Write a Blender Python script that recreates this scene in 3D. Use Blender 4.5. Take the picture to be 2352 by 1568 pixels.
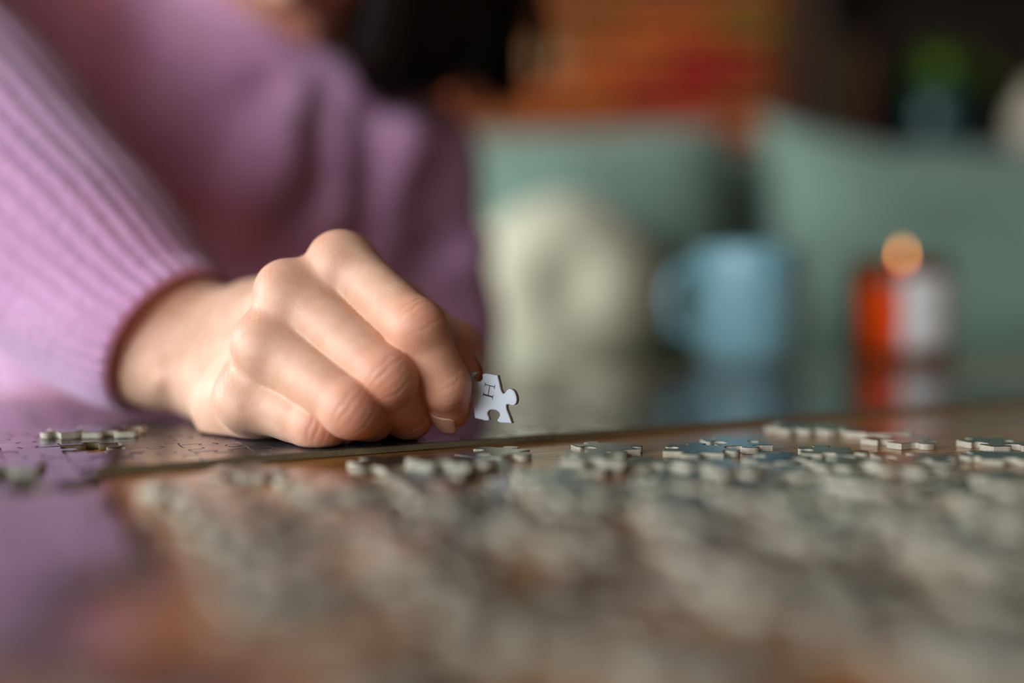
import bpy, bmesh, math, random
import numpy as np
from mathutils import Vector, Matrix, Euler

for o in list(bpy.data.objects):
    bpy.data.objects.remove(o)
SC = bpy.context.scene
COL = SC.collection
random.seed(7)
rng = np.random.default_rng(7)

# ------------------------------------------------------------------ camera
TZ = 0.48                              # height of the table top
FPX = 35.0 / 36.0 * 2352.0             # focal length in pixels of the 2352 px frame
CAM = Vector((0.0, 0.0, TZ + 0.045))
TILT = math.atan(82.0 / FPX)
FWD = Vector((0, math.cos(TILT), -math.sin(TILT)))
UP = Vector((0, math.sin(TILT), math.cos(TILT)))
RT = Vector((1, 0, 0))
cd = bpy.data.cameras.new('camera')
cam = bpy.data.objects.new('camera', cd)
COL.objects.link(cam)
cam.location = CAM
cam.rotation_euler = (math.pi / 2 - TILT, 0, 0)
cd.lens = 35.0
cd.sensor_width = 36.0
cd.clip_start = 0.01
cd.dof.use_dof = True
cd.dof.focus_distance = 0.3055
cd.dof.aperture_fstop = 1.72
SC.camera = cam


def at(px, py, d):
    """world point seen at a pixel, at a distance d along the view axis"""
    return CAM + FWD * d + RT * ((px - 1176) / FPX * d) + UP * ((784 - py) / FPX * d)


def ground(px, py, z=TZ):
    r = FWD + RT * ((px - 1176) / FPX) + UP * ((784 - py) / FPX)
    return CAM + r * ((z - CAM.z) / r.z)


# ------------------------------------------------------------------ light
SC.view_settings.view_transform = 'Standard'
SC.view_settings.look = 'None'
SC.view_settings.gamma = 1.0
SC.view_settings.exposure = 0.0
SC.view_settings.use_curve_mapping = False
SC.cycles.use_denoising = True
SC.cycles.max_bounces = 8
SC.cycles.caustics_reflective = False
SC.cycles.caustics_refractive = False
w = bpy.data.worlds.new('room_light')
SC.world = w
w.use_nodes = True
w.node_tree.nodes['Background'].inputs[0].default_value = (1.0, 0.52, 0.36, 1)
w.node_tree.nodes['Background'].inputs[1].default_value = 0.05


def area(name, loc, target, sx, sy, power, col):
    l = bpy.data.lights.new(name, 'AREA')
    l.shape = 'RECTANGLE'
    l.size, l.size_y, l.energy, l.color = sx, sy, power, col
    o = bpy.data.objects.new(name, l)
    COL.objects.link(o)
    o.location = loc
    o.rotation_euler = (Vector(target) - Vector(loc)).to_track_quat('-Z', 'Y').to_euler()
    return o


area('window_daylight', (-1.99, -0.80, 1.10), (-0.05, 0.45, 0.56), 1.4, 1.1, 63, (0.84, 0.94, 1.0))
area('rear_window_daylight', (-1.99, 0.80, 1.05), (0.2, 1.3, 0.5), 0.85, 1.1, 42, (0.90, 0.96, 1.0))
area('front_fill', (-1.25, -1.82, 1.25), (0.0, 0.6, 0.55), 1.1, 1.1, 38, (0.86, 0.95, 1.0))  # added fill to brighten torso and arm, no window known there


# ------------------------------------------------------------------ materials
def srgb(r, g, b):
    f = lambda c: (c / 12.92 if c <= 0.04045 else ((c + 0.055) / 1.055) ** 2.4)
    return (f(r / 255), f(g / 255), f(b / 255), 1)


class NT:
    def __init__(self, name):
        self.m = bpy.data.materials.new(name)
        self.m.use_nodes = True
        self.t = self.m.node_tree
        self.b = self.t.nodes['Principled BSDF']

    def n(self, kind, **kw):
        x = self.t.nodes.new(kind)
        for k, v in kw.items():
            setattr(x, k, v)
        return x

    def l(self, a, b):
        self.t.links.new(a, b)

    def set(self, **kw):
        for k, v in kw.items():
            self.b.inputs[k.replace('_', ' ')].default_value = v

    def noise(self, scale, detail=4, rough=0.55, vec=None, dist=0.0):
        x = self.n('ShaderNodeTexNoise')
        x.inputs['Scale'].default_value = scale
        x.inputs['Detail'].default_value = detail
        x.inputs['Roughness'].default_value = rough
        x.inputs['Distortion'].default_value = dist
        if vec:
            self.l(vec, x.inputs['Vector'])
        return x.outputs['Fac']

    def ramp(self, fac, stops, interp='LINEAR'):
        x = self.n('ShaderNodeValToRGB')
        x.color_ramp.interpolation = interp
        e = x.color_ramp.elements
        while len(e) < len(stops):
            e.new(0.5)
        for i, (p, c) in enumerate(stops):
            e[i].position = p
            e[i].color = c if len(c) == 4 else (*c, 1)
        self.l(fac, x.inputs['Fac'])
        return x.outputs['Color']

    def mix(self, fac, a, b, mode='MIX'):
        x = self.n('ShaderNodeMix', data_type='RGBA', blend_type=mode)
        for s, v in ((x.inputs[0], fac), (x.inputs[6], a), (x.inputs[7], b)):
            if hasattr(v, 'links'):
                self.l(v, s)
            else:
                s.default_value = v
        return x.outputs[2]

    def bump(self, h, strength, dist):
        x = self.n('ShaderNodeBump')
        x.inputs['Strength'].default_value = strength
        x.inputs['Distance'].default_value = dist
        self.l(h, x.inputs['Height'])
        self.l(x.outputs['Normal'], self.b.inputs['Normal'])
        return x

    def obj(self):
        return self.n('ShaderNodeTexCoord').outputs['Object']

    def pos(self):
        return self.n('ShaderNodeNewGeometry').outputs['Position']


def plain(name, col, rough=0.5, var=0.12, scale=30, bump=0.0, bdist=0.001, **kw):
    m = NT(name)
    v = m.obj()
    f = m.noise(scale, vec=v)
    d = tuple(c * (1 - var) for c in col[:3]) + (1,)
    e = tuple(min(1, c * (1 + var)) for c in col[:3]) + (1,)
    m.l(m.ramp(f, [(0.3, d), (0.7, e)]), m.b.inputs['Base Color'])
    m.set(Roughness=rough, **kw)
    if bump:
        m.bump(m.noise(scale * 6, vec=v), bump, bdist)
    return m.m


def make_wood(name, c0, c1, c2, rough, along, scale=1.0, coat=0.0):
    m = NT(name)
    mp = m.n('ShaderNodeMapping')
    m.l(m.obj(), mp.inputs['Vector'])
    mp.inputs['Scale'].default_value = tuple(scale * (2.2 if i == along else 26) for i in range(3))
    f = m.noise(1.6, 6, 0.6, mp.outputs['Vector'], 0.5)
    col = m.ramp(f, [(0.25, c0), (0.5, c1), (0.75, c2)])
    mp2 = m.n('ShaderNodeMapping')
    m.l(m.obj(), mp2.inputs['Vector'])
    mp2.inputs['Scale'].default_value = tuple(scale * (14 if i == along else 420) for i in range(3))
    g = m.noise(1.0, 3, 0.6, mp2.outputs['Vector'])
    dark = m.ramp(g, [(0.33, (0.45, 0.4, 0.36)), (0.5, (1, 1, 1))])
    m.l(m.mix(0.7, col, dark, 'MULTIPLY'), m.b.inputs['Base Color'])
    m.l(m.ramp(g, [(0.3, (rough * 1.6,) * 3), (0.6, (rough,) * 3)]), m.b.inputs['Roughness'])
    m.bump(g, 0.15, 0.0004)
    if coat:
        m.set(Coat_Weight=coat, Coat_Roughness=0.12)
    return m.m


M = {}
M['table'] = make_wood('varnished_table_wood', srgb(112, 66, 22), srgb(158, 98, 36), srgb(184, 120, 50), 0.22, 0, 1.0, 0.45)
M['dark_wood'] = make_wood('dark_cabinet_wood', srgb(30, 20, 12), srgb(42, 28, 16), srgb(54, 36, 20), 0.45, 2)
M['floor'] = make_wood('floor_wood', srgb(90, 60, 36), srgb(120, 84, 52), srgb(140, 100, 64), 0.4, 1)


def make_skin():
    m = NT('skin')
    a = m.n('ShaderNodeAttribute', attribute_name='tint')
    v = m.pos()
    mot = m.noise(160, 3, 0.5, v)
    base = m.ramp(mot, [(0.3, srgb(222, 170, 142)), (0.7, srgb(233, 187, 160))])
    red = m.mix(a.outputs['Fac'], base, srgb(214, 128, 100))
    m.l(red, m.b.inputs['Base Color'])
    m.set(Roughness=0.46, Subsurface_Weight=0.55, Subsurface_Radius=(1.0, 0.32, 0.16), Subsurface_Scale=0.0018,
          Specular_IOR_Level=0.4)
    vo = m.n('ShaderNodeTexVoronoi', feature='DISTANCE_TO_EDGE')
    vo.inputs['Scale'].default_value = 1150
    m.l(v, vo.inputs['Vector'])
    cr = m.ramp(vo.outputs['Distance'], [(0.0, (0, 0, 0)), (0.14, (1, 1, 1))])
    n2 = m.noise(700, 4, 0.6, v)
    h = m.mix(0.5, cr, n2)
    m.bump(h, 0.32, 0.00022)
    return m.m


M['skin'] = make_skin()
M['nail'] = plain('fingernail', srgb(226, 172, 148), 0.3, 0.04, 300, Subsurface_Weight=0.3, Subsurface_Scale=0.003)


def make_knit(name, c0, c1, sheen=0.6, scale=260):
    m = NT(name)
    v = m.obj()
    f = m.noise(22, 4, 0.6, v)
    m.l(m.ramp(f, [(0.3, c0), (0.7, c1)]), m.b.inputs['Base Color'])
    m.set(Roughness=0.95, Sheen_Weight=sheen, Sheen_Roughness=0.45, Sheen_Tint=(0.90, 0.92, 1.0, 1),
          Specular_IOR_Level=0.1)
    h = m.noise(scale, 5, 0.7, v)
    m.bump(h, 0.6, 0.003)
    return m.m


M['knit'] = make_knit('pink_knit_wool', srgb(214, 155, 198), srgb(226, 171, 211))
M['hair'] = plain('dark_brown_hair', srgb(20, 11, 7), 0.6, 0.4, 60, Specular_IOR_Level=0.15)
M['trousers'] = plain('dark_trouser_cloth', srgb(44, 46, 58), 0.9, 0.1, 40)
M['eye'] = plain('eye', srgb(220, 215, 210), 0.2, 0.02)
M['sofa'] = plain('sage_green_sofa_cloth', srgb(124, 150, 134), 0.95, 0.08, 18, 0.3, 0.002, Sheen_Weight=0.25)
M['cream'] = plain('cream_cushion_pile', srgb(226, 220, 190), 0.98, 0.06, 25, 0.5, 0.004, Sheen_Weight=0.3)
M['mug'] = plain('pale_blue_glaze', srgb(134, 180, 190), 0.25, 0.03, 20)
M['mug_in'] = plain('white_glaze', srgb(222, 224, 220), 0.25, 0.03, 20)
M['label'] = plain('white_paper', srgb(226, 224, 220), 0.7, 0.02, 50)
M['wax'] = plain('cream_wax', srgb(238, 214, 170), 0.5, 0.03, 20, Subsurface_Weight=0.6, Subsurface_Scale=0.01)
M['wick'] = plain('black_wick', srgb(18, 14, 12), 0.9)
M['card'] = plain('grey_card_edge', srgb(184, 175, 155), 0.9, 0.12, 900, 0.4, 0.0004)
M['joined_edge'] = plain('olive_card_edge', srgb(112, 100, 70), 0.9, 0.2, 500)
M['cardback'] = plain('white_card_back', srgb(190, 193, 200), 0.7, 0.03, 300)
M['ink'] = plain('black_print', srgb(14, 14, 20), 0.6, 0.02)
M['mortar'] = plain('mortar', srgb(98, 70, 42), 0.95, 0.15, 60, 0.5, 0.003)
M['wallpaint'] = plain('wall_paint', srgb(206, 198, 184), 0.9, 0.03, 8)
M['whitewood'] = plain('white_painted_wood', srgb(226, 224, 218), 0.5, 0.02, 8)
M['teal'] = plain('teal_glaze', srgb(16, 58, 58), 0.35, 0.2, 14)
M['leaf'] = plain('dark_green_leaf', srgb(98, 132, 40), 0.4, 0.35, 30)
M['vase'] = plain('cream_ceramic', srgb(206, 192, 168), 0.6, 0.05, 20)
M['soil'] = plain('soil', srgb(36, 26, 18), 0.95, 0.3, 200)
M['book_brown'] = plain('brown_book_cloth', srgb(74, 38, 18), 0.8, 0.1, 30)
M['book_olive'] = plain('olive_book_cloth', srgb(66, 60, 20), 0.8, 0.1, 30)
M['paper'] = plain('book_paper', srgb(176, 160, 130), 0.9, 0.08, 200)
M['metal'] = plain('brushed_metal', srgb(150, 140, 120), 0.35, 0.05, 60, Metallic=1.0)


def make_print(name, by_object):
    m = NT(name)
    if by_object:
        oi = m.n('ShaderNodeObjectInfo')
        tc = m.obj()
        ad = m.n('ShaderNodeVectorMath', operation='ADD')
        sc = m.n('ShaderNodeVectorMath', operation='SCALE')
        cx = m.n('ShaderNodeCombineXYZ')
        m.l(oi.outputs['Random'], cx.inputs[0])
        m.l(oi.outputs['Random'], cx.inputs[1])
        m.l(cx.outputs[0], sc.inputs[0])
        sc.inputs['Scale'].default_value = 7.0
        m.l(tc, ad.inputs[0])
        m.l(sc.outputs[0], ad.inputs[1])
        f = m.noise(38, 3, 0.6, ad.outputs[0])
        add = m.n('ShaderNodeMath', operation='MULTIPLY_ADD')
        m.l(oi.outputs['Random'], add.inputs[0])
        add.inputs[1].default_value = 0.55
        sub = m.n('ShaderNodeMath', operation='MULTIPLY_ADD')
        m.l(f, sub.inputs[0])
        sub.inputs[1].default_value = 0.8
        sub.inputs[2].default_value = -0.18
        m.l(sub.outputs[0], add.inputs[2])
        col = m.ramp(add.outputs[0], [(0.08, srgb(14, 17, 27)), (0.25, srgb(30, 42, 48)), (0.42, srgb(50, 72, 78)),
                                      (0.58, srgb(40, 46, 38)), (0.72, srgb(70, 58, 44)), (0.84, srgb(66, 38, 34)),
                                      (0.95, srgb(28, 30, 36))])
    else:
        v = m.pos()
        f = m.noise(17, 5, 0.62, v, 0.8)
        col = m.ramp(f, [(0.30, srgb(12, 14, 28)), (0.40, srgb(28, 32, 50)), (0.48, srgb(70, 62, 66)),
                         (0.54, srgb(40, 50, 46)), (0.62, srgb(96, 78, 62)), (0.72, srgb(20, 24, 28))])
    m.l(col, m.b.inputs['Base Color'])
    fb = m.noise(900, 2, 0.5, m.pos())
    m.set(Roughness=0.14, Specular_IOR_Level=0.65)
    m.bump(fb, 0.05, 0.0002)
    return m.m


M['print'] = make_print('puzzle_print', False)
M['loose_print'] = make_print('loose_piece_print', True)


def make_amber():
    m = NT('amber_glass')
    tr = m.n('ShaderNodeBsdfTransparent')
    tr.inputs['Color'].default_value = (0.96, 0.54, 0.17, 1)
    gl = m.n('ShaderNodeBsdfGlossy')
    gl.inputs['Roughness'].default_value = 0.05
    fr = m.n('ShaderNodeFresnel')
    fr.inputs['IOR'].default_value = 1.18
    mx = m.n('ShaderNodeMixShader')
    m.l(fr.outputs[0], mx.inputs[0])
    m.l(tr.outputs[0], mx.inputs[1])
    m.l(gl.outputs[0], mx.inputs[2])
    m.l(mx.outputs[0], m.t.nodes['Material Output'].inputs['Surface'])
    return m.m


M['amber'] = make_amber()


def make_pane():
    m = NT('bright_window_pane')
    m.set(Base_Color=srgb(220, 228, 236), Roughness=0.3, Emission_Color=(0.86, 0.95, 1.0, 1), Emission_Strength=1.1)
    return m.m


M['pane'] = make_pane()


def make_flame():
    m = NT('candle_flame')
    m.set(Base_Color=(0, 0, 0, 1), Emission_Color=(1.0, 0.46, 0.13, 1), Emission_Strength=9)
    return m.m


M['flame'] = make_flame()


# ------------------------------------------------------------------ object helpers
def tag(o, label=None, cat=None, group=None, kind=None):
    for k, v in (('label', label), ('category', cat), ('group', group), ('kind', kind)):
        if v:
            o[k] = v
    return o


def link(name, me, mats, parent=None, loc=(0, 0, 0), rot=(0, 0, 0)):
    o = bpy.data.objects.new(name, me)
    COL.objects.link(o)
    if mats is not None and not len(me.materials):
        for m in (mats if isinstance(mats, (list, tuple)) else [mats]):
            me.materials.append(m)
    o.location = loc
    o.rotation_euler = rot
    if parent:
        o.parent = parent
    return o


def empty(name, loc=(0, 0, 0), rz=0.0):
    o = bpy.data.objects.new(name, None)
    COL.objects.link(o)
    o.location = loc
    o.rotation_euler = (0, 0, rz)
    o.empty_display_size = 0.05
    return o


def pydata(name, v, f, smooth=False):
    me = bpy.data.meshes.new(name)
    me.from_pydata([tuple(x) for x in v], [], [tuple(int(i) for i in x) for x in f])
    me.update()
    if smooth:
        me.polygons.foreach_set('use_smooth', [True] * len(me.polygons))
    return me


def box_mesh(name, sx, sy, sz, bevel=0.0, seg=2, center=(0, 0, 0)):
    bm = bmesh.new()
    bmesh.ops.create_cube(bm, size=1.0)
    bmesh.ops.scale(bm, vec=(sx, sy, sz), verts=bm.verts)
    if bevel:
        bmesh.ops.bevel(bm, geom=bm.edges[:], offset=bevel, segments=seg, affect='EDGES', profile=0.6)
    bmesh.ops.translate(bm, vec=center, verts=bm.verts)
    me = bpy.data.meshes.new(name)
    bm.to_mesh(me)
    bm.free()
    return me


def lathe_mesh(name, prof, n=48, smooth=True, closed=False):
    v, f = [], []
    for (r, z) in prof:
        for i in range(n):
            a = 2 * math.pi * i / n
            v.append((r * math.cos(a), r * math.sin(a), z))
    for j in range(len(prof) - 1):
        for i in range(n):
            k = (i + 1) % n
            f.append((j * n + i, j * n + k, (j + 1) * n + k, (j + 1) * n + i))
    if prof[0][0] > 1e-6 and not closed:
        f.append(tuple(range(n))[::-1])
    if prof[-1][0] > 1e-6 and not closed:
        f.append(tuple((len(prof) - 1) * n + i for i in range(n)))
    return pydata(name, v, f, smooth)


def catmull(pts, per):
    P = [np.array(p, float) for p in pts]
    P = [2 * P[0] - P[1]] + P + [2 * P[-1] - P[-2]]
    out = []
    for i in range(1, len(P) - 2):
        for j in range(per):
            t = j / per
            a, b, c, d = P[i - 1], P[i], P[i + 1], P[i + 2]
            out.append(0.5 * (2 * b + (c - a) * t + (2 * a - 5 * b + 4 * c - d) * t * t + (3 * b - a - 3 * c + d) * t ** 3))
    out.append(P[-2])
    return np.array(out)


def tube_mesh(name, pts, radii, n=12, caps=True, shape=None):
    pts = np.array(pts, float)
    v, f = [], []
    T = np.gradient(pts, axis=0)
    T /= np.linalg.norm(T, axis=1)[:, None]
    ref = np.array([0, 0, 1.0]) if abs(T[0][2]) < 0.9 else np.array([1.0, 0, 0])
    N = np.cross(T[0], ref)
    N /= np.linalg.norm(N)
    for i, (p, t) in enumerate(zip(pts, T)):
        N = N - t * N.dot(t)
        N /= np.linalg.norm(N)
        B = np.cross(t, N)
        for j in range(n):
            a = 2 * math.pi * j / n
            r = radii[i] * (shape(i, a) if shape else 1.0)
            v.append(p + N * r * math.cos(a) + B * r * math.sin(a))
    for i in range(len(pts) - 1):
        for j in range(n):
            k = (j + 1) % n
            f.append((i * n + j, i * n + k, (i + 1) * n + k, (i + 1) * n + j))
    if caps:
        f.append(tuple(range(n))[::-1])
        f.append(tuple((len(pts) - 1) * n + j for j in range(n)))
    return pydata(name, v, f, True)


# ------------------------------------------------------------------ distance fields meshed as one surface
class Field:
    def __init__(self, lo, hi, res):
        self.lo = np.array(lo, float)
        self.res = res
        self.n = np.ceil((np.array(hi) - self.lo) / res).astype(int) + 1
        self.ax = [self.lo[i] + res * np.arange(self.n[i]) for i in range(3)]
        self.f = np.full(self.n, 1e3, np.float32)

    def like(self):
        g = Field.__new__(Field)
        g.lo, g.res, g.n, g.ax = self.lo, self.res, self.n, self.ax
        g.f = np.full(self.n, 1e3, np.float32)
        return g

    def region(self, lo, hi):
        s = []
        for i in range(3):
            a = int(np.clip(np.floor((lo[i] - self.lo[i]) / self.res), 0, self.n[i]))
            b = int(np.clip(np.ceil((hi[i] - self.lo[i]) / self.res) + 1, 0, self.n[i]))
            s.append(slice(a, b))
        X = np.meshgrid(*[self.ax[i][s[i]].astype(np.float32) for i in range(3)], indexing='ij')
        return tuple(s), X

    def put(self, s, d, k, sub=False):
        a = self.f[s]
        if sub:
            d = -d
            h = np.clip(0.5 - 0.5 * (d - a) / max(k, 1e-9), 0, 1) if k else (d < a)
            self.f[s] = a * h + d * (1 - h) + (k * h * (1 - h) if k else 0)
            return
        if k:
            h = np.clip(0.5 + 0.5 * (d - a) / k, 0, 1)
            self.f[s] = d * (1 - h) + a * h - k * h * (1 - h)
        else:
            self.f[s] = np.minimum(a, d)

    def cap(self, a, b, ra, rb, k=0.0, sub=False):
        a, b = np.array(a, float), np.array(b, float)
        m = max(ra, rb) + 2 * k + 3 * self.res
        s, (X, Y, Z) = self.region(np.minimum(a, b) - m, np.maximum(a, b) + m)
        if 0 in self.f[s].shape:
            return
        ab = b - a
        L = max(ab.dot(ab), 1e-12)
        px, py, pz = X - a[0], Y - a[1], Z - a[2]
        h = np.clip((px * ab[0] + py * ab[1] + pz * ab[2]) / L, 0, 1)
        d = np.sqrt((px - ab[0] * h) ** 2 + (py - ab[1] * h) ** 2 + (pz - ab[2] * h) ** 2) - (ra + (rb - ra) * h)
        self.put(s, d, k, sub)

    def ell(self, c, axes, r, k=0.0, sub=False):
        c = np.array(c, float)
        m = max(r) + 2 * k + 3 * self.res
        s, (X, Y, Z) = self.region(c - m, c + m)
        p = (X - c[0], Y - c[1], Z - c[2])
        q = [p[0] * a[0] + p[1] * a[1] + p[2] * a[2] for a in axes]
        k0 = np.sqrt(sum((q[i] / r[i]) ** 2 for i in range(3)))
        k1 = np.sqrt(sum((q[i] / r[i] ** 2) ** 2 for i in range(3))) + 1e-6
        self.put(s, k0 * (k0 - 1) / k1, k, sub)

    def chain(self, pts, rad, k):
        for i in range(len(pts) - 1):
            self.cap(pts[i], pts[i + 1], rad[i], rad[i + 1], k)

    def union(self, g, k):
        self.put((slice(None),) * 3, g.f, k)

    def value(self, P):
        """trilinear sample at points"""
        q = (np.asarray(P) - self.lo) / self.res
        i = np.clip(np.floor(q).astype(int), 0, self.n - 2)
        t = q - i
        r = 0
        for dx in (0, 1):
            for dy in (0, 1):
                for dz in (0, 1):
                    wgt = (t[:, 0] if dx else 1 - t[:, 0]) * (t[:, 1] if dy else 1 - t[:, 1]) * (t[:, 2] if dz else 1 - t[:, 2])
                    r = r + wgt * self.f[i[:, 0] + dx, i[:, 1] + dy, i[:, 2] + dz]
        return r

    def surface(self):
        f = self.f
        ins = f < 0
        c = sum(ins[dx:f.shape[0] - 1 + dx, dy:f.shape[1] - 1 + dy, dz:f.shape[2] - 1 + dz].astype(np.int8)
                for dx in (0, 1) for dy in (0, 1) for dz in (0, 1))
        act = (c > 0) & (c < 8)
        idx = np.full(act.shape, -1, np.int64)
        cells = np.argwhere(act)
        idx[act] = np.arange(len(cells))
        acc = np.zeros((len(cells), 3))
        cnt = np.zeros(len(cells))
        corners = [(0, 0, 0), (1, 0, 0), (0, 1, 0), (1, 1, 0), (0, 0, 1), (1, 0, 1), (0, 1, 1), (1, 1, 1)]
        vals = [f[cells[:, 0] + a, cells[:, 1] + b, cells[:, 2] + g].astype(float) for a, b, g in corners]
        for i in range(8):
            for ax in range(3):
                if corners[i][ax] == 0:
                    j = i + (1 << ax)
                    va, vb = vals[i], vals[j]
                    x = (va < 0) != (vb < 0)
                    t = va[x] / (va[x] - vb[x])
                    p = np.tile(np.array(corners[i], float), (x.sum(), 1))
                    p[:, ax] += t
                    acc[x] += p
                    cnt[x] += 1
        V = self.lo + self.res * (cells + acc / cnt[:, None])
        Q = []
        for ax in range(3):
            u, v = (ax + 1) % 3, (ax + 2) % 3
            sl0 = [slice(None)] * 3
            sl1 = [slice(None)] * 3
            sl0[ax] = slice(0, -1)
            sl1[ax] = slice(1, None)
            A, B = ins[tuple(sl0)], ins[tuple(sl1)]
            e = np.argwhere(A != B)
            e = e[(e[:, u] > 0) & (e[:, v] > 0) & (e[:, u] < f.shape[u] - 1) & (e[:, v] < f.shape[v] - 1)]
            flip = A[e[:, 0], e[:, 1], e[:, 2]]
            q = []
            for du, dv in ((-1, -1), (0, -1), (0, 0), (-1, 0)):
                g = e.copy()
                g[:, u] += du
                g[:, v] += dv
                q.append(idx[g[:, 0], g[:, 1], g[:, 2]])
            q = np.stack(q, 1)
            q[~flip] = q[~flip][:, ::-1]
            Q.append(q)
        Q = np.concatenate(Q)
        return V, Q[(Q >= 0).all(1)]

    def normals(self, V):
        e = self.res
        g = np.stack([self.value(V + np.eye(3)[i] * e) - self.value(V - np.eye(3)[i] * e) for i in range(3)], 1)
        return g / (np.linalg.norm(g, axis=1)[:, None] + 1e-9)


def smooth_verts(V, Q, it, lam=0.5):
    n = len(V)
    e = np.concatenate([Q[:, [0, 1]], Q[:, [1, 2]], Q[:, [2, 3]], Q[:, [3, 0]]])
    e = np.concatenate([e, e[:, ::-1]])
    deg = np.bincount(e[:, 0], minlength=n)[:, None]
    for _ in range(it):
        s = np.stack([np.bincount(e[:, 0], weights=V[e[:, 1], i], minlength=n) for i in range(3)], 1)
        V = V + lam * (s / np.maximum(deg, 1) - V)
    return V


def fast_mesh(name, V, Q):
    me = bpy.data.meshes.new(name)
    me.vertices.add(len(V))
    me.vertices.foreach_set('co', np.asarray(V, np.float32).ravel())
    me.loops.add(Q.size)
    me.polygons.add(len(Q))
    me.loops.foreach_set('vertex_index', Q.astype(np.int32).ravel())
    me.polygons.foreach_set('loop_start', np.arange(0, Q.size, 4, dtype=np.int32))
    me.polygons.foreach_set('use_smooth', np.ones(len(Q), bool))
    me.update(calc_edges=True)
    me.validate()
    return me


# ------------------------------------------------------------------ room
def struct(name, me, mat, **kw):
    o = link(name, me, mat, **kw)
    o['kind'] = 'structure'
    return o


struct('floor', box_mesh('floor', 4.2, 5.4, 0.04, center=(0, -0.28, -0.02)), M['floor'])
WALL_Y = 2.34
wb = struct('wall_back', box_mesh('wall_back', 4.2, 0.1, 2.7, center=(0, WALL_Y + 0.063, 1.35)), M['mortar'])


def brick_mat(name, c, var=0.2):
    return plain(name, c, 0.9, var, 26, 0.5, 0.003)


BR = {'orange': brick_mat('orange_brick', srgb(176, 82, 22)), 'brown': brick_mat('brown_brick', srgb(140, 74, 26)),
      'red': brick_mat('red_brick', srgb(158, 30, 10)), 'tan': brick_mat('tan_brick', srgb(166, 122, 82)),
      'rust': brick_mat('rust_brick', srgb(138, 62, 22)), 'olive': brick_mat('ochre_brick', srgb(128, 92, 22))}
brick_me = {}
for k, m in BR.items():
    me = box_mesh('brick_' + k, 0.215, 0.05, 0.065, 0.004, 1)
    me.materials.append(m)
    brick_me[k] = me
near = []
for r in range(35):
    for c in range(19):
        x = -2.0 + c * 0.225 + (0.1125 if r % 2 else 0.0)
        z = 0.038 + r * 0.075
        near.append((math.hypot((x - 0.35) * 0.6, z - 1.0), x, z, r, c))
near.sort()
pick = ['orange', 'brown', 'rust', 'brown', 'orange', 'tan', 'rust']
special = {}
for px, py, k in ((1270, 40, 'brown'), (1500, 40, 'orange'), (1700, 30, 'orange'), (1850, 30, 'olive'), (1270, 120, 'tan'), (1440, 110, 'orange'),
                  (1600, 115, 'red'), (1800, 110, 'rust'), (1400, 190, 'orange'), (1560, 190, 'red'), (1660, 180, 'red'), (1880, 100, 'olive'),
                  (1200, 190, 'rust'), (1780, 190, 'rust')):
    p = at(px, py, 2.25)
    best = min(near, key=lambda q: (q[1] - p.x) ** 2 + ((q[2] - p.z) * 2) ** 2)
    special[(best[3], best[4])] = k
rb = random.Random(3)
for i, (q, x, z, r, c) in enumerate(near[:290]):
    k = special.get((r, c), rb.choice(pick))
    link('brick', brick_me[k], None, wb, (x, WALL_Y - 0.008 + rb.uniform(-0.003, 0.003), z))
bm = bmesh.new()
for q, x, z, r, c in near[290:]:
    t = bmesh.ops.create_cube(bm, size=1.0, matrix=Matrix.Translation((x, WALL_Y - 0.008, z)) @ Matrix.Diagonal((0.215, 0.05, 0.065, 1)))
me = bpy.data.meshes.new('outer_bricks')
bm.to_mesh(me)
bm.free()
link('outer_bricks', me, BR['brown'], wb)['kind'] = 'stuff'

# left wall, and the wall behind the viewer with an opening for the added fill window
bm = bmesh.new()
WX = -2.05


def addbox(bm, x0, x1, y0, y1, z0, z1):
    bmesh.ops.create_cube(bm, size=1.0, matrix=Matrix.Translation(((x0 + x1) / 2, (y0 + y1) / 2, (z0 + z1) / 2)) @
                          Matrix.Diagonal((x1 - x0, y1 - y0, z1 - z0, 1)))


for y0, y1, z0, z1 in ((-2.0, -1.55, 0, 2.7), (-0.05, 0.30, 0, 2.7), (1.30, 2.36, 0, 2.7), (-1.55, -0.05, 0, 0.5), (-1.55, -0.05, 1.7, 2.7),
                       (0.30, 1.30, 0, 0.5), (0.30, 1.30, 1.7, 2.7)):
    addbox(bm, WX - 0.1, WX, y0, y1, z0, z1)
me = bpy.data.meshes.new('wall_left')
bm.to_mesh(me)
bm.free()
struct('wall_left', me, M['wallpaint'])
bm = bmesh.new()
FY = -1.88
for x0, x1, z0, z1 in ((WX, -1.85, 0, 2.7), (-0.65, 2.1, 0, 2.7), (-1.85, -0.65, 0, 0.65), (-1.85, -0.65, 1.85, 2.7)):
    addbox(bm, x0, x1, FY - 0.1, FY, z0, z1)
me = bpy.data.meshes.new('wall_front')
bm.to_mesh(me)
bm.free()
struct('wall_front', me, M['wallpaint'])


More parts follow.
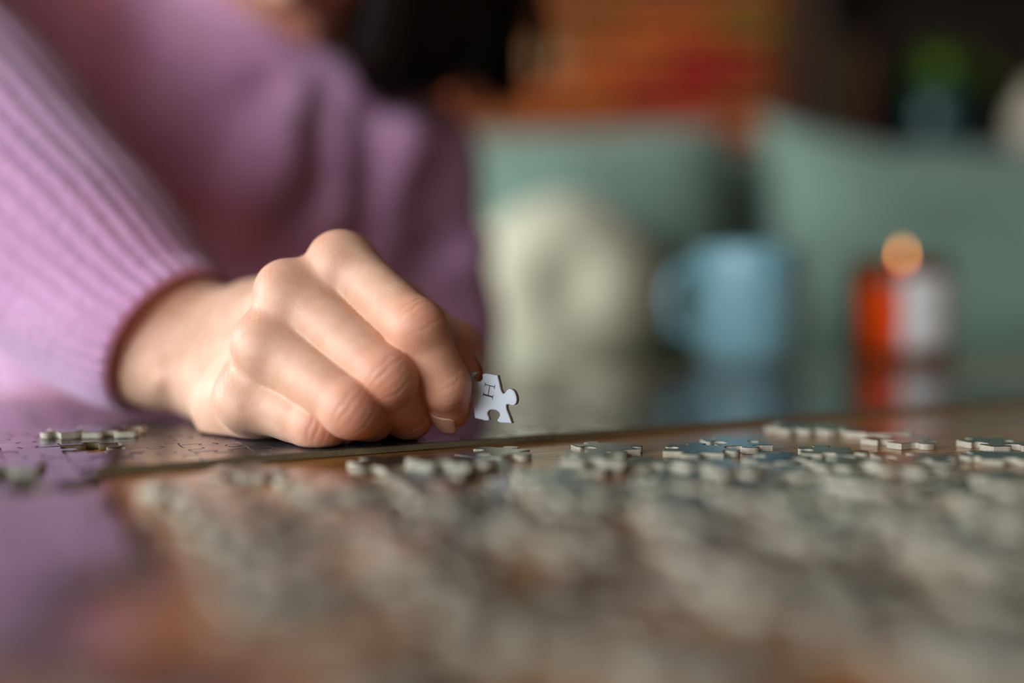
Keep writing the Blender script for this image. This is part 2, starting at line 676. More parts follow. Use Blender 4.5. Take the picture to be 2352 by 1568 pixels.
def window(name, a0, a1, z0, z1, wall):
    bm = bmesh.new()
    t = 0.05
    for b0, b1, c0, c1 in ((a0, a0 + t, z0, z1), (a1 - t, a1, z0, z1), (a0 + t, a1 - t, z0, z0 + t), (a0 + t, a1 - t, z1 - t, z1)):
        if wall == 'left':
            addbox(bm, WX - 0.08, WX - 0.01, b0, b1, c0, c1)
        else:
            addbox(bm, b0, b1, FY - 0.08, FY - 0.01, c0, c1)
    me = bpy.data.meshes.new(name)
    bm.to_mesh(me)
    bm.free()
    wo = struct(name, me, M['whitewood'])
    t *= 0.9
    b = (a0 + t, a1 - t, z0 + t, z1 - t)
    pm = (box_mesh('pane', 0.006, b[1] - b[0], b[3] - b[2], center=(WX - 0.05, (a0 + a1) / 2, (z0 + z1) / 2)) if wall == 'left' else
          box_mesh('pane', b[1] - b[0], 0.006, b[3] - b[2], center=((a0 + a1) / 2, FY - 0.05, (z0 + z1) / 2)))
    link('pane', pm, M['pane'], wo)


window('window_1', -1.55, -0.05, 0.5, 1.7, 'left')
window('window_2', 0.30, 1.30, 0.5, 1.7, 'left')
window('fill_window', -1.85, -0.65, 0.65, 1.85, 'front')  # unseen window, added to go with the front fill lamp

# ------------------------------------------------------------------ table
ANG = math.radians(29.8)
U2 = Vector((math.cos(ANG), math.sin(ANG), 0))
V2 = Vector((-math.sin(ANG), math.cos(ANG), 0))
PF = Vector((0.052, 0.705, TZ))                      # a point on the table's far edge


def tab(u, v, z=0.0):
    return PF + U2 * u + V2 * v + Vector((0, 0, z))


def uv_of(p):
    d = p - PF
    return d.dot(U2), d.dot(V2)


tb = empty('coffee_table', tab(0.0, -0.41, -TZ), ANG)
tag(tb, 'low brown varnished wooden table the jigsaw is being done on', 'table')
link('tabletop', box_mesh('tabletop', 1.56, 0.82, 0.032, 0.004, 2), M['table'], tb, (0, 0, TZ - 0.016))
link('apron', box_mesh('apron', 1.40, 0.66, 0.05, 0.003, 1), M['table'], tb, (0, 0, TZ - 0.0575))
leg = box_mesh('leg', 0.055, 0.055, TZ - 0.0825, 0.004, 1)
leg.materials.append(M['table'])
for sx in (-1, 1):
    for sy in (-1, 1):
        link('leg', leg, None, tb, (sx * 0.66, sy * 0.29, (TZ - 0.0825) / 2))

# ------------------------------------------------------------------ jigsaw geometry
HALF = [(0.0, 0.0), (0.17, -0.010), (0.30, -0.022), (0.383, 0.005), (0.376, 0.06), (0.338, 0.12), (0.338, 0.19), (0.40, 0.25), (0.5, 0.268)]


def edge_profile(sign, per=2, jit=0.0, r=random):
    """unit edge from (0,0) to (1,0), bulging to -y for sign>0 (outwards when the outline runs anticlockwise)"""
    if sign == 0:
        return [(i / (2 * per + 2), 0.0) for i in range(2 * per + 2)]
    sh = r.uniform(-jit, jit)
    sc = 1 + r.uniform(-jit, jit)
    pts = HALF + [(1 - x, y) for x, y in HALF[-2::-1]]
    q = catmull(pts, per)[:-1]
    out = []
    for x, y in q:
        wgt = min(1.0, 4 * x * (1 - x))
        out.append((x + sh * wgt, -sign * y * sc))
    return out


def place_edge(prof, a, b):
    a, b = Vector(a), Vector(b)
    d = b - a
    n = Vector((-d.y, d.x))
    return [a + d * x + n * y for x, y in prof]


def inset(poly, t):
    n = len(poly)
    out = []
    for i in range(n):
        a, b, c = poly[i - 1], poly[i], poly[(i + 1) % n]
        d = (c - a)
        if d.length < 1e-9:
            out.append(b.copy())
            continue
        d.normalize()
        out.append(b + Vector((-d.y, d.x)) * t)
    return out


def piece_geom(poly, h, gap=0.00005, bev=0.0003, drop=0.00025, base=0):
    """closed piece: outline anticlockwise; faces with material index 0 print, 1 card edge, 2 card back"""
    n = len(poly)
    o1 = inset(poly, gap)
    o2 = inset(poly, gap + bev)
    v = [(p.x, p.y, 0) for p in o1] + [(p.x, p.y, h - drop) for p in o1] + [(p.x, p.y, h) for p in o2]
    f, mi = [], []
    for i in range(n):
        k = (i + 1) % n
        f.append((base + i, base + k, base + n + k, base + n + i)); mi.append(1)
        f.append((base + n + i, base + n + k, base + 2 * n + k, base + 2 * n + i)); mi.append(0)
    f.append(tuple(base + 2 * n + i for i in range(n))); mi.append(0)
    f.append(tuple(base + i for i in range(n))[::-1]); mi.append(2)
    return v, f, mi


def mesh_from(name, v, f, mi, mats):
    me = pydata(name, v, f)
    for m in mats:
        me.materials.append(m)
    me.polygons.foreach_set('material_index', mi)
    me.update()
    return me


# ------------------------------------------------------------------ joined jigsaw
PH = 0.0020                                           # thickness of the pieces
PS = 0.0165
P0 = Vector((0.0150, 0.3335, TZ))                     # a point of the jigsaw's near border
NU0, NU1, NV = -17, 21, 13
pz = empty('jigsaw_puzzle', P0, ANG)
tag(pz, 'partly joined jigsaw picture lying on the table under the hand', 'jigsaw')
rj = random.Random(11)
hs, vs = {}, {}


def jp(i, j):
    q = random.Random(i * 7919 + j * 104729)
    return Vector((i * PS + q.uniform(-.0009, .0009), j * PS + (q.uniform(-.0009, .0009) if j not in (0, NV) else 0)))


def cell_pos(i, j):
    c = P0 + U2 * ((i + .5) * PS) + V2 * ((j + .5) * PS)
    d = (c - CAM).dot(FWD)
    return c, d, 1176 + c.x / d * FPX


def in_puzzle(i, j):
    if not (NU0 <= i < NU1 and j < NV):
        return False
    if j >= 0:
        return True
    # the part already joined that reaches towards the viewer, with a ragged side
    c, d, px = cell_pos(i, j)
    return j >= -9 and 0.105 < d < 0.26 and -260 < px < 262


for i in range(NU0, NU1 + 1):
    for j in range(-9, NV + 1):
        if j < 0 and not any(in_puzzle(i + a, j + b) for a in (-1, 0) for b in (-1, 0)):
            continue
        per = 3
        sg = 0 if j == NV or (j == 0 and not in_puzzle(i, -1)) else rj.choice((-1, 1))
        hs[i, j] = place_edge(edge_profile(sg, per, 0.05, rj), jp(i, j), jp(i + 1, j))
        sg = 0 if i == NU1 else rj.choice((-1, 1))
        vs[i, j] = place_edge(edge_profile(sg, per, 0.05, rj), jp(i, j), jp(i, j + 1))


def outline(i, j):
    o = hs[i, j] + vs[i + 1, j]
    o += [jp(i + 1, j + 1)] + hs[i, j + 1][:0:-1]
    o += [jp(i, j + 1)] + vs[i, j][:0:-1]
    return o


cells = []
holes = {(-6, 3), (-9, 2), (-13, 4), (-1, 6), (9, 5), (14, 7)}
for i in range(NU0, NU1):
    for j in range(-9, NV):
        c, d, px = cell_pos(i, j)
        if (i, j) in holes or not in_puzzle(i, j) or (j < 0 and abs(px - 135) < 45 and abs(d - 0.239) < 0.0075):
            continue
        off = max(0, abs(px - 1176) - 1250) / 400
        cells.append((d + off, i, j))
cells.sort()
mats = [M['print'], M['joined_edge'], M['cardback']]
mv, mf, mm = [], [], []
for q, (d, i, j) in enumerate(cells):
    poly = outline(i, j)
    lift = rj.uniform(0.00009, 0.0002)
    if q < 296:
        c = sum(poly, Vector((0, 0))) / len(poly)
        v, f, mi = piece_geom([p - c for p in poly], PH)
        o = link('puzzle_piece', mesh_from('puzzle_piece', v, f, mi, mats), None, pz, (c.x, c.y, lift))
        o.rotation_euler = (rj.gauss(0, 0.006), rj.gauss(0, 0.006), 0)
    else:
        v, f, mi = piece_geom(poly, PH + lift, base=len(mv))
        v = [(x, y, z + 0.00005) for x, y, z in v]
        mv += v
        mf += f
        mm += mi
if mv:
    link('far_pieces', mesh_from('far_pieces', mv, mf, mm, mats), None, pz)['kind'] = 'stuff'

# ------------------------------------------------------------------ loose pieces
rl = random.Random(23)


def loose_outline(signs, per, r):
    a = 0.0078 + r.uniform(-.0005, .0005)
    b = 0.0082 + r.uniform(-.0005, .0005)
    j = lambda: r.uniform(-.0007, .0007)
    c = [Vector((-a + j(), -b + j())), Vector((a + j(), -b + j())), Vector((a + j(), b + j())), Vector((-a + j(), b + j()))]
    o = []
    for k in range(4):
        o += place_edge(edge_profile(signs[k], per, 0.05, r), c[k], c[(k + 1) % 4])
    return o


SIGNS = [(1, -1, 1, -1), (-1, 1, -1, 1), (1, 1, -1, -1), (1, 1, 1, -1), (-1, -1, 1, -1), (1, 1, -1, 1), (0, 1, -1, 1), (0, -1, 1, 1),
         (-1, 0, 1, 1), (1, -1, -1, -1), (1, 1, 1, 1), (-1, -1, 1, 1)]
VAR = []
for s in SIGNS:
    o = loose_outline(s, 3, rl)
    v, f, mi = piece_geom(o, PH, 0, 0.0002, 0.00015)
    hi = mesh_from('loose_piece', v, f, mi, [M['loose_print'], M['card'], M['cardback']])
    VAR.append((o, hi))


def poly_at(o, x, y, a):
    ca, sa = math.cos(a), math.sin(a)
    return np.array([(x + p.x * ca - p.y * sa, y + p.x * sa + p.y * ca) for p in o])


def inside_any(P, Q):
    x, y = P[:, 0][:, None], P[:, 1][:, None]
    a, b = Q, np.roll(Q, -1, 0)
    c = ((a[:, 1] > y) != (b[:, 1] > y)) & (x < (b[:, 0] - a[:, 0]) * (y - a[:, 1]) / (b[:, 1] - a[:, 1] + 1e-12) + a[:, 0])
    return (c.sum(1) % 2 == 1).any()


placed = []


def free(P, c, level=0):
    for (Q, q, lv) in placed:
        if lv == level and (q[0] - c[0]) ** 2 + (q[1] - c[1]) ** 2 < 0.0285 ** 2 and (inside_any(P, Q) or inside_any(Q, P)):
            return False
    return True


def put_piece(k, x, y, z, a, label, group=None, tiltxy=(0, 0), level=0):
    P = poly_at(VAR[k][0], x, y, a)
    placed.append((P, (x, y), level))
    o = link('jigsaw_piece', VAR[k][1], None, None, (x, y, z), (tiltxy[0], tiltxy[1], a))
    tag(o, label, 'jigsaw piece', group)
    return o


# pieces one can tell apart, on the clear strip of wood
NAMED = [
    (1388, 1041, 3, 20, 'loose jigsaw piece with dull green top, leftmost on the clear wood strip'),
    (1598, 1045, 5, 75, 'loose jigsaw piece with grey green top just before the bluest piece'),
    (1690, 1029, 0, 10, 'bluest loose jigsaw piece, its pale edge sharp, on the clear wood'),
    (2062, 1022, 2, 30, 'loose jigsaw piece with pinkish top on wood that mirrors the orange candle jar'),
    (2290, 1030, 4, 15, 'loose jigsaw piece with dark green top at the right end of the bare wood'),
    (1818, 990, 1, 60, 'first and leftmost piece of the blurred row along the puzzle border'),
    (1888, 992, 7, 35, 'second piece from the left in the blurred row along the puzzle border'),
    (1948, 997, 9, 50, 'third piece from the left in the blurred row along the puzzle border'),
    (2018, 1001, 6, 5, 'last piece of the blurred row, right behind the pinkish loose piece'),
]
for px, py, k, rot, lab in NAMED:
    p = ground(px, py)
    put_piece(k, p.x, p.y, TZ + 0.0001, math.radians(rot), lab)
# pieces lying on the joined part, left of the hand
for px, py, k, rot, lab in ((178, 1001, 1, 40, 'loose jigsaw piece on the joined puzzle under the sleeve, left of a pair'),
                            (262, 1000, 4, 100, 'loose jigsaw piece on the joined puzzle under the sleeve, right of a pair'),
                            (20, 1086, 8, 15, 'loose jigsaw piece on the puzzle at the picture\'s left edge')):
    p = ground(px, py, TZ + PH)
    put_piece(k, p.x, p.y, TZ + PH + 0.0003, math.radians(rot), lab, level=5)


def border_v(x, y):
    return (Vector((x, y, TZ)) - P0).dot(V2)


def zone(px, py):
    """(label, group) of a blurred piece: how deep in the heap it lies and what it lies in front of"""
    side = ('in front of the hand' if px < 930 else 'in front of the held piece' if px < 1300 else
            'in front of the blue mug' if px < 1850 else 'in front of the lit candle')
    if py < 1120:
        return 'small pale-edged jigsaw piece near the puzzle border, ' + side, 'loose pieces near the border ' + side
    if py < 1240:
        return 'out-of-focus jigsaw piece amid the heap, ' + side, 'loose pieces amid the heap ' + side
    return 'blurred loose jigsaw piece nearest the viewer, ' + side, 'loose pieces nearest the viewer ' + side


tries = 0
n_loose = 0
while tries < 9000 and n_loose < 250:
    tries += 1
    d = 0.105 + (0.345 - 0.105) * rl.random()
    px = rl.uniform(-150, 2500)
    x = (px - 1176) / FPX * d
    y = d
    py = 702 + FPX * 0.045 / d
    bv = border_v(x, y)
    if bv > -0.013:
        continue
    if px > 1240 and py < 1048 + max(0, (px - 1700)) * 0.012:
        continue
    if px < 480 and py < 1130:
        continue
    if px < 330 or (px < 430 and rl.random() < 0.4) or any(in_puzzle(*[int(math.floor(q / PS)) for q in ((Vector((x + ex, y + ey, TZ)) - P0).dot(U2), (Vector((x + ex, y + ey, TZ)) - P0).dot(V2))]) for ex in (-.014, 0, .014) for ey in (-.014, 0, .014)):
        continue
    # the heap has thin spots where bare wood shows
    bare = math.sin(x * 47 + 1.0) * math.cos(y * 61 + x * 20)
    if bare > 0.45 and rl.random() < 0.9:
        continue
    k = rl.randrange(len(VAR))
    a = rl.uniform(0, 2 * math.pi)
    P = poly_at(VAR[k][0], x, y, a)
    if not free(P, (x, y)):
        continue
    z = zone(px, py)
    put_piece(k, x, y, TZ + 0.0001, a, *z)
    n_loose += 1
# a few pieces lying on top of the heap
base = [q for q in placed if q[2] == 0][len(NAMED):]
rl.shuffle(base)
for (Q, q, lv) in base[:45]:
    x, y = q[0] + rl.uniform(-.007, .007), q[1] + rl.uniform(-.007, .007)
    if border_v(x, y) > -0.018:
        continue
    d = y
    px = 1176 + x / d * FPX
    py = 702 + FPX * 0.045 / d
    if py < 1075 or px < 400:
        continue
    k = rl.randrange(len(VAR))
    a = rl.uniform(0, 6.28)
    P = poly_at(VAR[k][0], x, y, a)
    if not free(P, (x, y), 1):
        continue
    z = zone(px, py)
    put_piece(k, x, y, TZ + 0.0001 + PH + 0.0001, a, 'upper ' + z[0], 'upper ' + z[1], level=1)

# ------------------------------------------------------------------ the held piece
def held_piece():
    c = at(1131, 915, 0.3085)
    ex = Vector((0.90, -0.436, 0.0)).normalized()
    n = Vector((-0.436, -0.90, 0.0)).normalized()     # towards the viewer: the plain grey back
    r = random.Random(5)
    cs = [Vector((-.0062, -.0064)), Vector((.0066, -.0074)), Vector((.0017, .0072)), Vector((-.0083, .0079))]
    o = place_edge(edge_profile(-1, 4, 0.0, r), cs[0], cs[1])
    o += place_edge(edge_profile(1, 4, 0.0, r), cs[1], cs[2])
    o += [p + (cs[3] - cs[2]) * (0.2 * math.sin(math.pi * i / 64)) for i, p in enumerate(place_edge(edge_profile(-1, 4, 0.0, r), cs[2], cs[3]))]
    o += place_edge(edge_profile(0, 4, 0.0, r), cs[3], cs[0])
    v, f, mi = piece_geom(o, 0.0019, 0, 0.00025, 0.0002)
    mi = [{0: 2, 1: 1, 2: 0}[m] for m in mi]          # the bevelled side is the back, the far side is the print
    me = mesh_from('held_piece', v, f, mi, [M['loose_print'], M['card'], M['cardback']])
    ey_ = n.cross(ex)
    R = Matrix((ex, ey_, n)).transposed().to_4x4()
    o = link('jigsaw_piece', me, None, None)
    o.matrix_world = Matrix.Translation(c - n * 0.0019) @ R
    tag(o, 'jigsaw piece held between finger and thumb, grey back with letter H', 'jigsaw piece')
    # letter H, lying on its side
    q = []
    H = 0.0034
    W = 0.0038
    def bar(x0, x1, y0, y1):
        q.append((x0, x1, y0, y1))
    th, tn, sf = 0.00048, 0.00022, 0.00019
    for xc, wd in ((-W / 2 + 0.0003, tn * 1.2), (W / 2 - 0.0003, th)):
        bar(xc - wd / 2, xc + wd / 2, -H / 2, H / 2)
        for s in (-1, 1):
            bar(xc - 0.0007, xc + 0.0007, s * H / 2 - sf / 2, s * H / 2 + sf / 2)
    bar(-W / 2 + 0.0003, W / 2 - 0.0003, -sf * 0.7, sf * 0.7)
    vv, ff = [], []
    for x0, x1, y0, y1 in q:
        b0 = len(vv)
        for zz in (0, 0.00003):
            vv += [(x0, y0, zz), (x1, y0, zz), (x1, y1, zz), (x0, y1, zz)]
        ff += [(b0 + 4, b0 + 5, b0 + 6, b0 + 7), (b0, b0 + 1, b0 + 5, b0 + 4), (b0 + 1, b0 + 2, b0 + 6, b0 + 5),
               (b0 + 2, b0 + 3, b0 + 7, b0 + 6), (b0 + 3, b0, b0 + 4, b0 + 7)]
    l = link('printed_letter', pydata('printed_letter', vv, ff), M['ink'], o, (-0.0012, 0.0024, 0.00191), (0, 0, -math.pi / 2 - 0.2))
    l['label'] = 'black serif capital H printed sideways'
    return o


held_piece()
# ------------------------------------------------------------------ mug and candle
def mug():
    p = ground(1716, 838)
    t = empty('mug', p, 0)
    tag(t, 'pale blue mug with its handle to the left on the far table edge', 'mug')
    R, Hh = 0.0405, 0.089
    prof = [(0.0, 0.0015), (0.026, 0.0015), (0.028, 0.0), (0.031, 0.0), (0.0345, 0.003), (0.0375, 0.012), (0.0395, 0.03), (R, 0.05), (R, 0.082),
            (R - 0.0005, Hh - 0.001), (R - 0.0018, Hh), (R - 0.0032, Hh - 0.001), (R - 0.0038, 0.077), (R - 0.004, 0.03),
            (R - 0.010, 0.010), (0.0, 0.007)]
    link('body', lathe_mesh('mug_body', prof, 64, closed=True), M['mug'], t)
    pts = catmull([(-0.036, 0, 0.068), (-0.049, 0, 0.072), (-0.061, 0, 0.065), (-0.0645, 0, 0.048), (-0.060, 0, 0.031), (-0.047, 0, 0.023), (-0.036, 0, 0.023)], 6)
    h = link('handle', tube_mesh('mug_handle', pts, [0.0052] * len(pts), 14), M['mug'], t)
    t.rotation_euler = (0, 0, math.radians(14))
    return t


mug()


def candle():
    p = ground(2064, 829)
    t = empty('jar_candle', p, 0)
    tag(t, 'lit candle in an amber glass jar with a blank white label', 'candle')
    R, Hh = 0.0390, 0.083
    prof = [(0.0, 0.0), (R - 0.004, 0.0), (R - 0.001, 0.0015), (R, 0.005), (R, Hh - 0.010), (R - 0.001, Hh - 0.005), (R - 0.004, Hh - 0.001), (R - 0.005, Hh),
            (R - 0.006, Hh - 0.001), (R - 0.0038, Hh - 0.006), (R - 0.003, Hh - 0.012), (R - 0.003, 0.009), (R - 0.008, 0.006), (0.0, 0.006)]
    link('glass_jar', lathe_mesh('glass_jar', prof, 64, closed=True), M['amber'], t)
    wp = [(0.0, 0.0065), (R - 0.009, 0.0065), (R - 0.0036, 0.010), (R - 0.0036, 0.063), (R - 0.006, 0.0625), (0.010, 0.061), (0.0, 0.0608)]
    wax = link('wax', lathe_mesh('wax', wp, 48, closed=True), M['wax'], t)
    link('wick', tube_mesh('wick', [(0, 0, 0.059), (0.0006, 0, 0.069), (0.0016, 0, 0.079)], [0.0009, 0.0008, 0.0006], 8), M['wick'], wax)
    fp = [(0.0, 0.0), (0.0013, 0.001), (0.0021, 0.0035), (0.0021, 0.006), (0.0014, 0.0095), (0.0006, 0.0125), (0.0, 0.014)]
    fl = link('flame', lathe_mesh('flame', fp, 24, closed=True), M['flame'], t, (0.0018, 0, 0.0795))
    fl['label'] = 'small orange flame'
    # label wrapped round the front right of the jar
    v, f = [], []
    a0, a1, z0, z1, n, mrows = math.radians(-108), math.radians(-8), 0.010, 0.068, 24, 6
    Rl = R + 0.0003
    for j in range(mrows + 1):
        for i in range(n + 1):
            a = a0 + (a1 - a0) * i / n
            v.append((Rl * math.cos(a), Rl * math.sin(a), z0 + (z1 - z0) * j / mrows))
    for j in range(mrows):
        for i in range(n):
            q = j * (n + 1) + i
            f.append((q, q + 1, q + n + 2, q + n + 1))
    me = pydata('paper_label', v, f, True)
    o = link('paper_label', me, M['label'], t)
    s = o.modifiers.new('thickness', 'SOLIDIFY')
    s.thickness = 0.0003
    s.offset = 1
    return t


candle()


# ------------------------------------------------------------------ soft furnishings
def pillow_mesh(name, W, Hh, T, ears=0.10, sag=0.0, n=36, seed=0, power=2.6):
    """standing pillow: x width, z height, y thickness"""
    r = random.Random(seed)
    ph = [r.uniform(0, 6.28) for _ in range(6)]
    v, f = [], []
    for side in (-1, 1):
        for j in range(n + 1):
            for i in range(n + 1):
                u, w_ = 2 * i / n - 1, 2 * j / n - 1
                u = math.sin(u * math.pi / 2) * 0.4 + u * 0.6
                w_ = math.sin(w_ * math.pi / 2) * 0.4 + w_ * 0.6
                x = u * W / 2 * (1 - ears * (1 - w_ * w_))
                z = w_ * Hh / 2 * (1 - ears * (1 - u * u))
                if w_ > 0:
                    z -= sag * w_ * (1 - u * u) ** 0.8
                th = max(0.0, (1 - abs(u) ** power)) ** 0.5 * max(0.0, (1 - abs(w_) ** power)) ** 0.5
                wr = 0.05 * math.sin(6 * u + ph[0] + 3 * w_) * math.sin(5 * w_ + ph[1]) + 0.04 * math.sin(11 * u * w_ + ph[2])
                y = side * T / 2 * th * (1 + wr)
                v.append((x, y, z))
    m = (n + 1) ** 2
    for s in (0, 1):
        for j in range(n):
            for i in range(n):
                q = s * m + j * (n + 1) + i
                F = (q, q + 1, q + n + 2, q + n + 1)
                f.append(F if s == 0 else F[::-1])
    me = pydata(name, v, f, True)
    bm = bmesh.new()
    bm.from_mesh(me)
    bmesh.ops.remove_doubles(bm, verts=bm.verts, dist=1e-5)
    bmesh.ops.recalc_face_normals(bm, faces=bm.faces)
    bm.to_mesh(me)
    bm.free()
    me.polygons.foreach_set('use_smooth', [True] * len(me.polygons))
    return me


def sofa():
    t = empty('sofa', (0.0, 1.57, 0), 0)
    tag(t, 'sage green fabric sofa with loose back cushions behind the table', 'sofa')
    link('base', box_mesh('sofa_base', 2.1, 0.76, 0.18, 0.03, 3, (0, 0.0, 0.17)), M['sofa'], t)
    link('back_frame', box_mesh('sofa_back', 2.1, 0.14, 0.71, 0.04, 3, (0, 0.31, 0.46)), M['sofa'], t)
    for s in (-1, 1):
        link('armrest', box_mesh('armrest', 0.18, 0.78, 0.46, 0.05, 3), M['sofa'], t, (s * 1.142, 0.0, 0.33))
    lg = lathe_mesh('sofa_leg', [(0.018, 0), (0.026, 0.09)], 16)
    lg.materials.append(M['dark_wood'])
    for sx in (-1, 1):
        for sy in (-0.32, 0.32):
            link('leg', lg, None, t, (sx * 1.0, sy, 0))
    xs = (-0.706, -0.004, 0.698)
    seat = box_mesh('seat_cushion', 0.695, 0.60, 0.14, 0.05, 4)
    seat.materials.append(M['sofa'])
    seat.polygons.foreach_set('use_smooth', [True] * len(seat.polygons))
    for x in xs:
        link('seat_cushion', seat, None, t, (x, -0.07, 0.332))
    #                  x      width  height sag
    for x, W, Hh, sag, zt, sd in ((-0.69, 0.66, 0.44, 0.03, 0.83, 1), (0.021, 0.69, 0.45, 0.022, 0.838, 2), (0.776, 0.72, 0.455, 0.085, 0.858, 3)):
        me = pillow_mesh('back_cushion', W, Hh, 0.24, 0.03, sag, 40, sd, 5.0)
        link('back_cushion', me, M['sofa'], t, (x, 0.10, zt - Hh / 2), (math.radians(-7), 0, 0))
    return t


sofa()
def round_cushion(name, R, T, nu=64, nv=32):
    v, f = [], []
    for j in range(nv + 1):
        ph = math.pi * j / nv
        for i in range(nu):
            th = 2 * math.pi * i / nu
            c = math.cos(ph)
            r = R * math.sin(ph) ** 0.72 * (1 + 0.012 * math.sin(5 * th + 1) + 0.008 * math.sin(9 * th))
            y = T / 2 * math.copysign(abs(c) ** 0.8, -c) * (1 - 0.35 * math.exp(-(r / (0.25 * R)) ** 2))
            y *= 1 + 0.06 * math.sin(3 * th + 2) * (r / R)
            v.append((r * math.cos(th), y, r * math.sin(th)))
    for j in range(nv):
        for i in range(nu):
            k = (i + 1) % nu
            f.append((j * nu + i, j * nu + k, (j + 1) * nu + k, (j + 1) * nu + i))
    me = pydata(name, v, f, True)
    bm = bmesh.new()
    bm.from_mesh(me)
    bmesh.ops.remove_doubles(bm, verts=bm.verts, dist=1e-5)
    bmesh.ops.recalc_face_normals(bm, faces=bm.faces)
    bm.to_mesh(me)
    bm.free()
    me.polygons.foreach_set('use_smooth', [True] * len(me.polygons))
    return me


cu = link('cushion', round_cushion('cushion', 0.140, 0.15), M['cream'], None, (0.073, 1.435, 0.404 + 0.139), (math.radians(-9), 0, 0.05))
tag(cu, 'round cream plush cushion resting on the green sofa', 'cushion')

# ------------------------------------------------------------------ dark bookcase with plant
bx0, bx1, by0, by1 = 0.60, 1.56, 1.985, 2.285
SHZ = 0.838
bc = empty('bookcase', ((bx0 + bx1) / 2, (by0 + by1) / 2, 0))
tag(bc, 'dark wooden open bookcase standing behind the right end of the sofa', 'bookcase')
Wd, Dp = bx1 - bx0, by1 - by0
for s in (-1, 1):
    link('side_panel', box_mesh('side_panel', 0.03, Dp, 1.75, 0.002, 1), M['dark_wood'], bc, (s * (Wd / 2 - 0.015), 0, 0.875))
link('back_panel', box_mesh('back_panel', Wd - 0.06, 0.012, 1.70, 0.001, 1), M['dark_wood'], bc, (0, Dp / 2 - 0.01, 0.875))
sh = box_mesh('shelf', Wd - 0.06, Dp - 0.02, 0.028, 0.002, 1)
sh.materials.append(M['dark_wood'])
for z in (0.08, 0.42, SHZ - 0.015, 1.26, 1.736):
    link('shelf', sh, None, bc, (0, -0.006, z))


def leaf_mesh(L, Wl, droop, seed):
    r = random.Random(seed)
    v, f = [], []
    n = 8
    for i in range(n + 1):
        t = i / n
        wv = Wl * (math.sin(math.pi * min(1, t * 0.93 + 0.05)) ** 0.8)
        x = L * t
        z = droop * L * (0.9 * t - 1.5 * t * t)
        for j in (-1, -0.5, 0, 0.5, 1):
            v.append((x, j * wv / 2, z + 0.12 * abs(j) * wv))
    for i in range(n):
        for j in range(4):
            a = i * 5 + j
            f.append((a, a + 1, a + 6, a + 5))
    return pydata('leaf', v, f, True)


def plant():
    c = at(2150, 310, 2.09)
    t = empty('potted_plant', (c.x, 2.09, SHZ + 0.001), 0)
    tag(t, 'leafy green plant in a teal glazed pot on the dark bookcase', 'plant')
    R, Hh = 0.062, 0.135
    prof = [(0.0, 0.0), (0.045, 0.0), (0.050, 0.004), (R, 0.05), (R + 0.003, 0.09), (R - 0.004, Hh - 0.004), (R - 0.008, Hh), (R - 0.013, Hh - 0.004), (R - 0.010, 0.10), (0.0, 0.098)]
    link('pot', lathe_mesh('pot', prof, 48, closed=True), M['teal'], t)
    link('soil', lathe_mesh('soil', [(0.0, 0.112), (0.045, 0.110), (0.047, 0.104)], 24, closed=True), M['soil'], t)
    r = random.Random(4)
    meshes = [leaf_mesh(0.115 + 0.012 * i, 0.045 + 0.005 * i, 0.5 + 0.25 * i, i) for i in range(4)]
    for me in meshes:
        me.materials.append(M['leaf'])
    for i in range(26):
        a = i * 2.4 + r.uniform(-.3, .3)
        o = link('leaf', r.choice(meshes), None, t, (0.02 * math.cos(a), 0.02 * math.sin(a), 0.112 + 0.05 * r.random()))
        o.rotation_euler = (r.uniform(-.4, .4), -r.uniform(0.1, 1.1), a)
        s = r.uniform(0.75, 1.05) * (0.72 if math.sin(a) > 0.2 else (0.78 if math.cos(a) > 0.5 else 1.0))
        if math.sin(a) < -0.3:
            s *= 0.7
        o.scale = (s, s, s)
    return t


plant()
c = at(2345, 310, 2.03)
vz = lathe_mesh('vase', [(0.0, 0.0), (0.030, 0.0), (0.044, 0.012), (0.052, 0.045), (0.046, 0.085), (0.026, 0.112), (0.022, 0.125), (0.026, 0.133), (0.021, 0.131),
                         (0.018, 0.12), (0.0, 0.10)], 48, closed=True)
o = link('vase', vz, M['vase'], None, (c.x + 0.03, 2.035, SHZ))
tag(o, 'small cream ceramic vase on the bookcase beside the potted plant', 'vase')


def book(x, th, hgt, dep, mat, lab, lean=0.0):
    t = empty('book', (x, by0 + 0.03 + dep / 2, SHZ))
    tag(t, lab, 'book')
    bm = bmesh.new()
    addbox(bm, -th / 2, -th / 2 + 0.003, -dep / 2, dep / 2, 0, hgt)
    addbox(bm, th / 2 - 0.003, th / 2, -dep / 2, dep / 2, 0, hgt)
    addbox(bm, -th / 2, th / 2, -dep / 2, -dep / 2 + 0.003, 0, hgt)
    me = bpy.data.meshes.new('book_cover')
    bm.to_mesh(me)
    bm.free()
    link('cover', me, mat, t)
    link('pages', box_mesh('pages', th - 0.0062, dep - 0.010, hgt - 0.006, 0, 0, (0, 0.001, hgt / 2)), M['paper'], t)
    t.rotation_euler = (0, lean, 0)


book(0.655, 0.036, 0.235, 0.16, M['book_olive'], 'olive cloth book standing on the bookcase, first from the brick wall')
book(0.698, 0.042, 0.21, 0.17, M['book_brown'], 'brown cloth book standing second from the brick wall on the bookcase')
#book(0.739, 0.032, 0.19, 0.15, M['book_brown'], 'shorter brown book on the bookcase beside the potted plant')
# ------------------------------------------------------------------ the person
def A(px, py, d):
    return np.array(at(px, py, d / 1000.0)) * 1000.0          # millimetres


def unit(v):
    v = np.array(v, float)
    return v / np.linalg.norm(v)


TOP = (TZ + PH) * 1000                                         # surface the hand rests on, mm

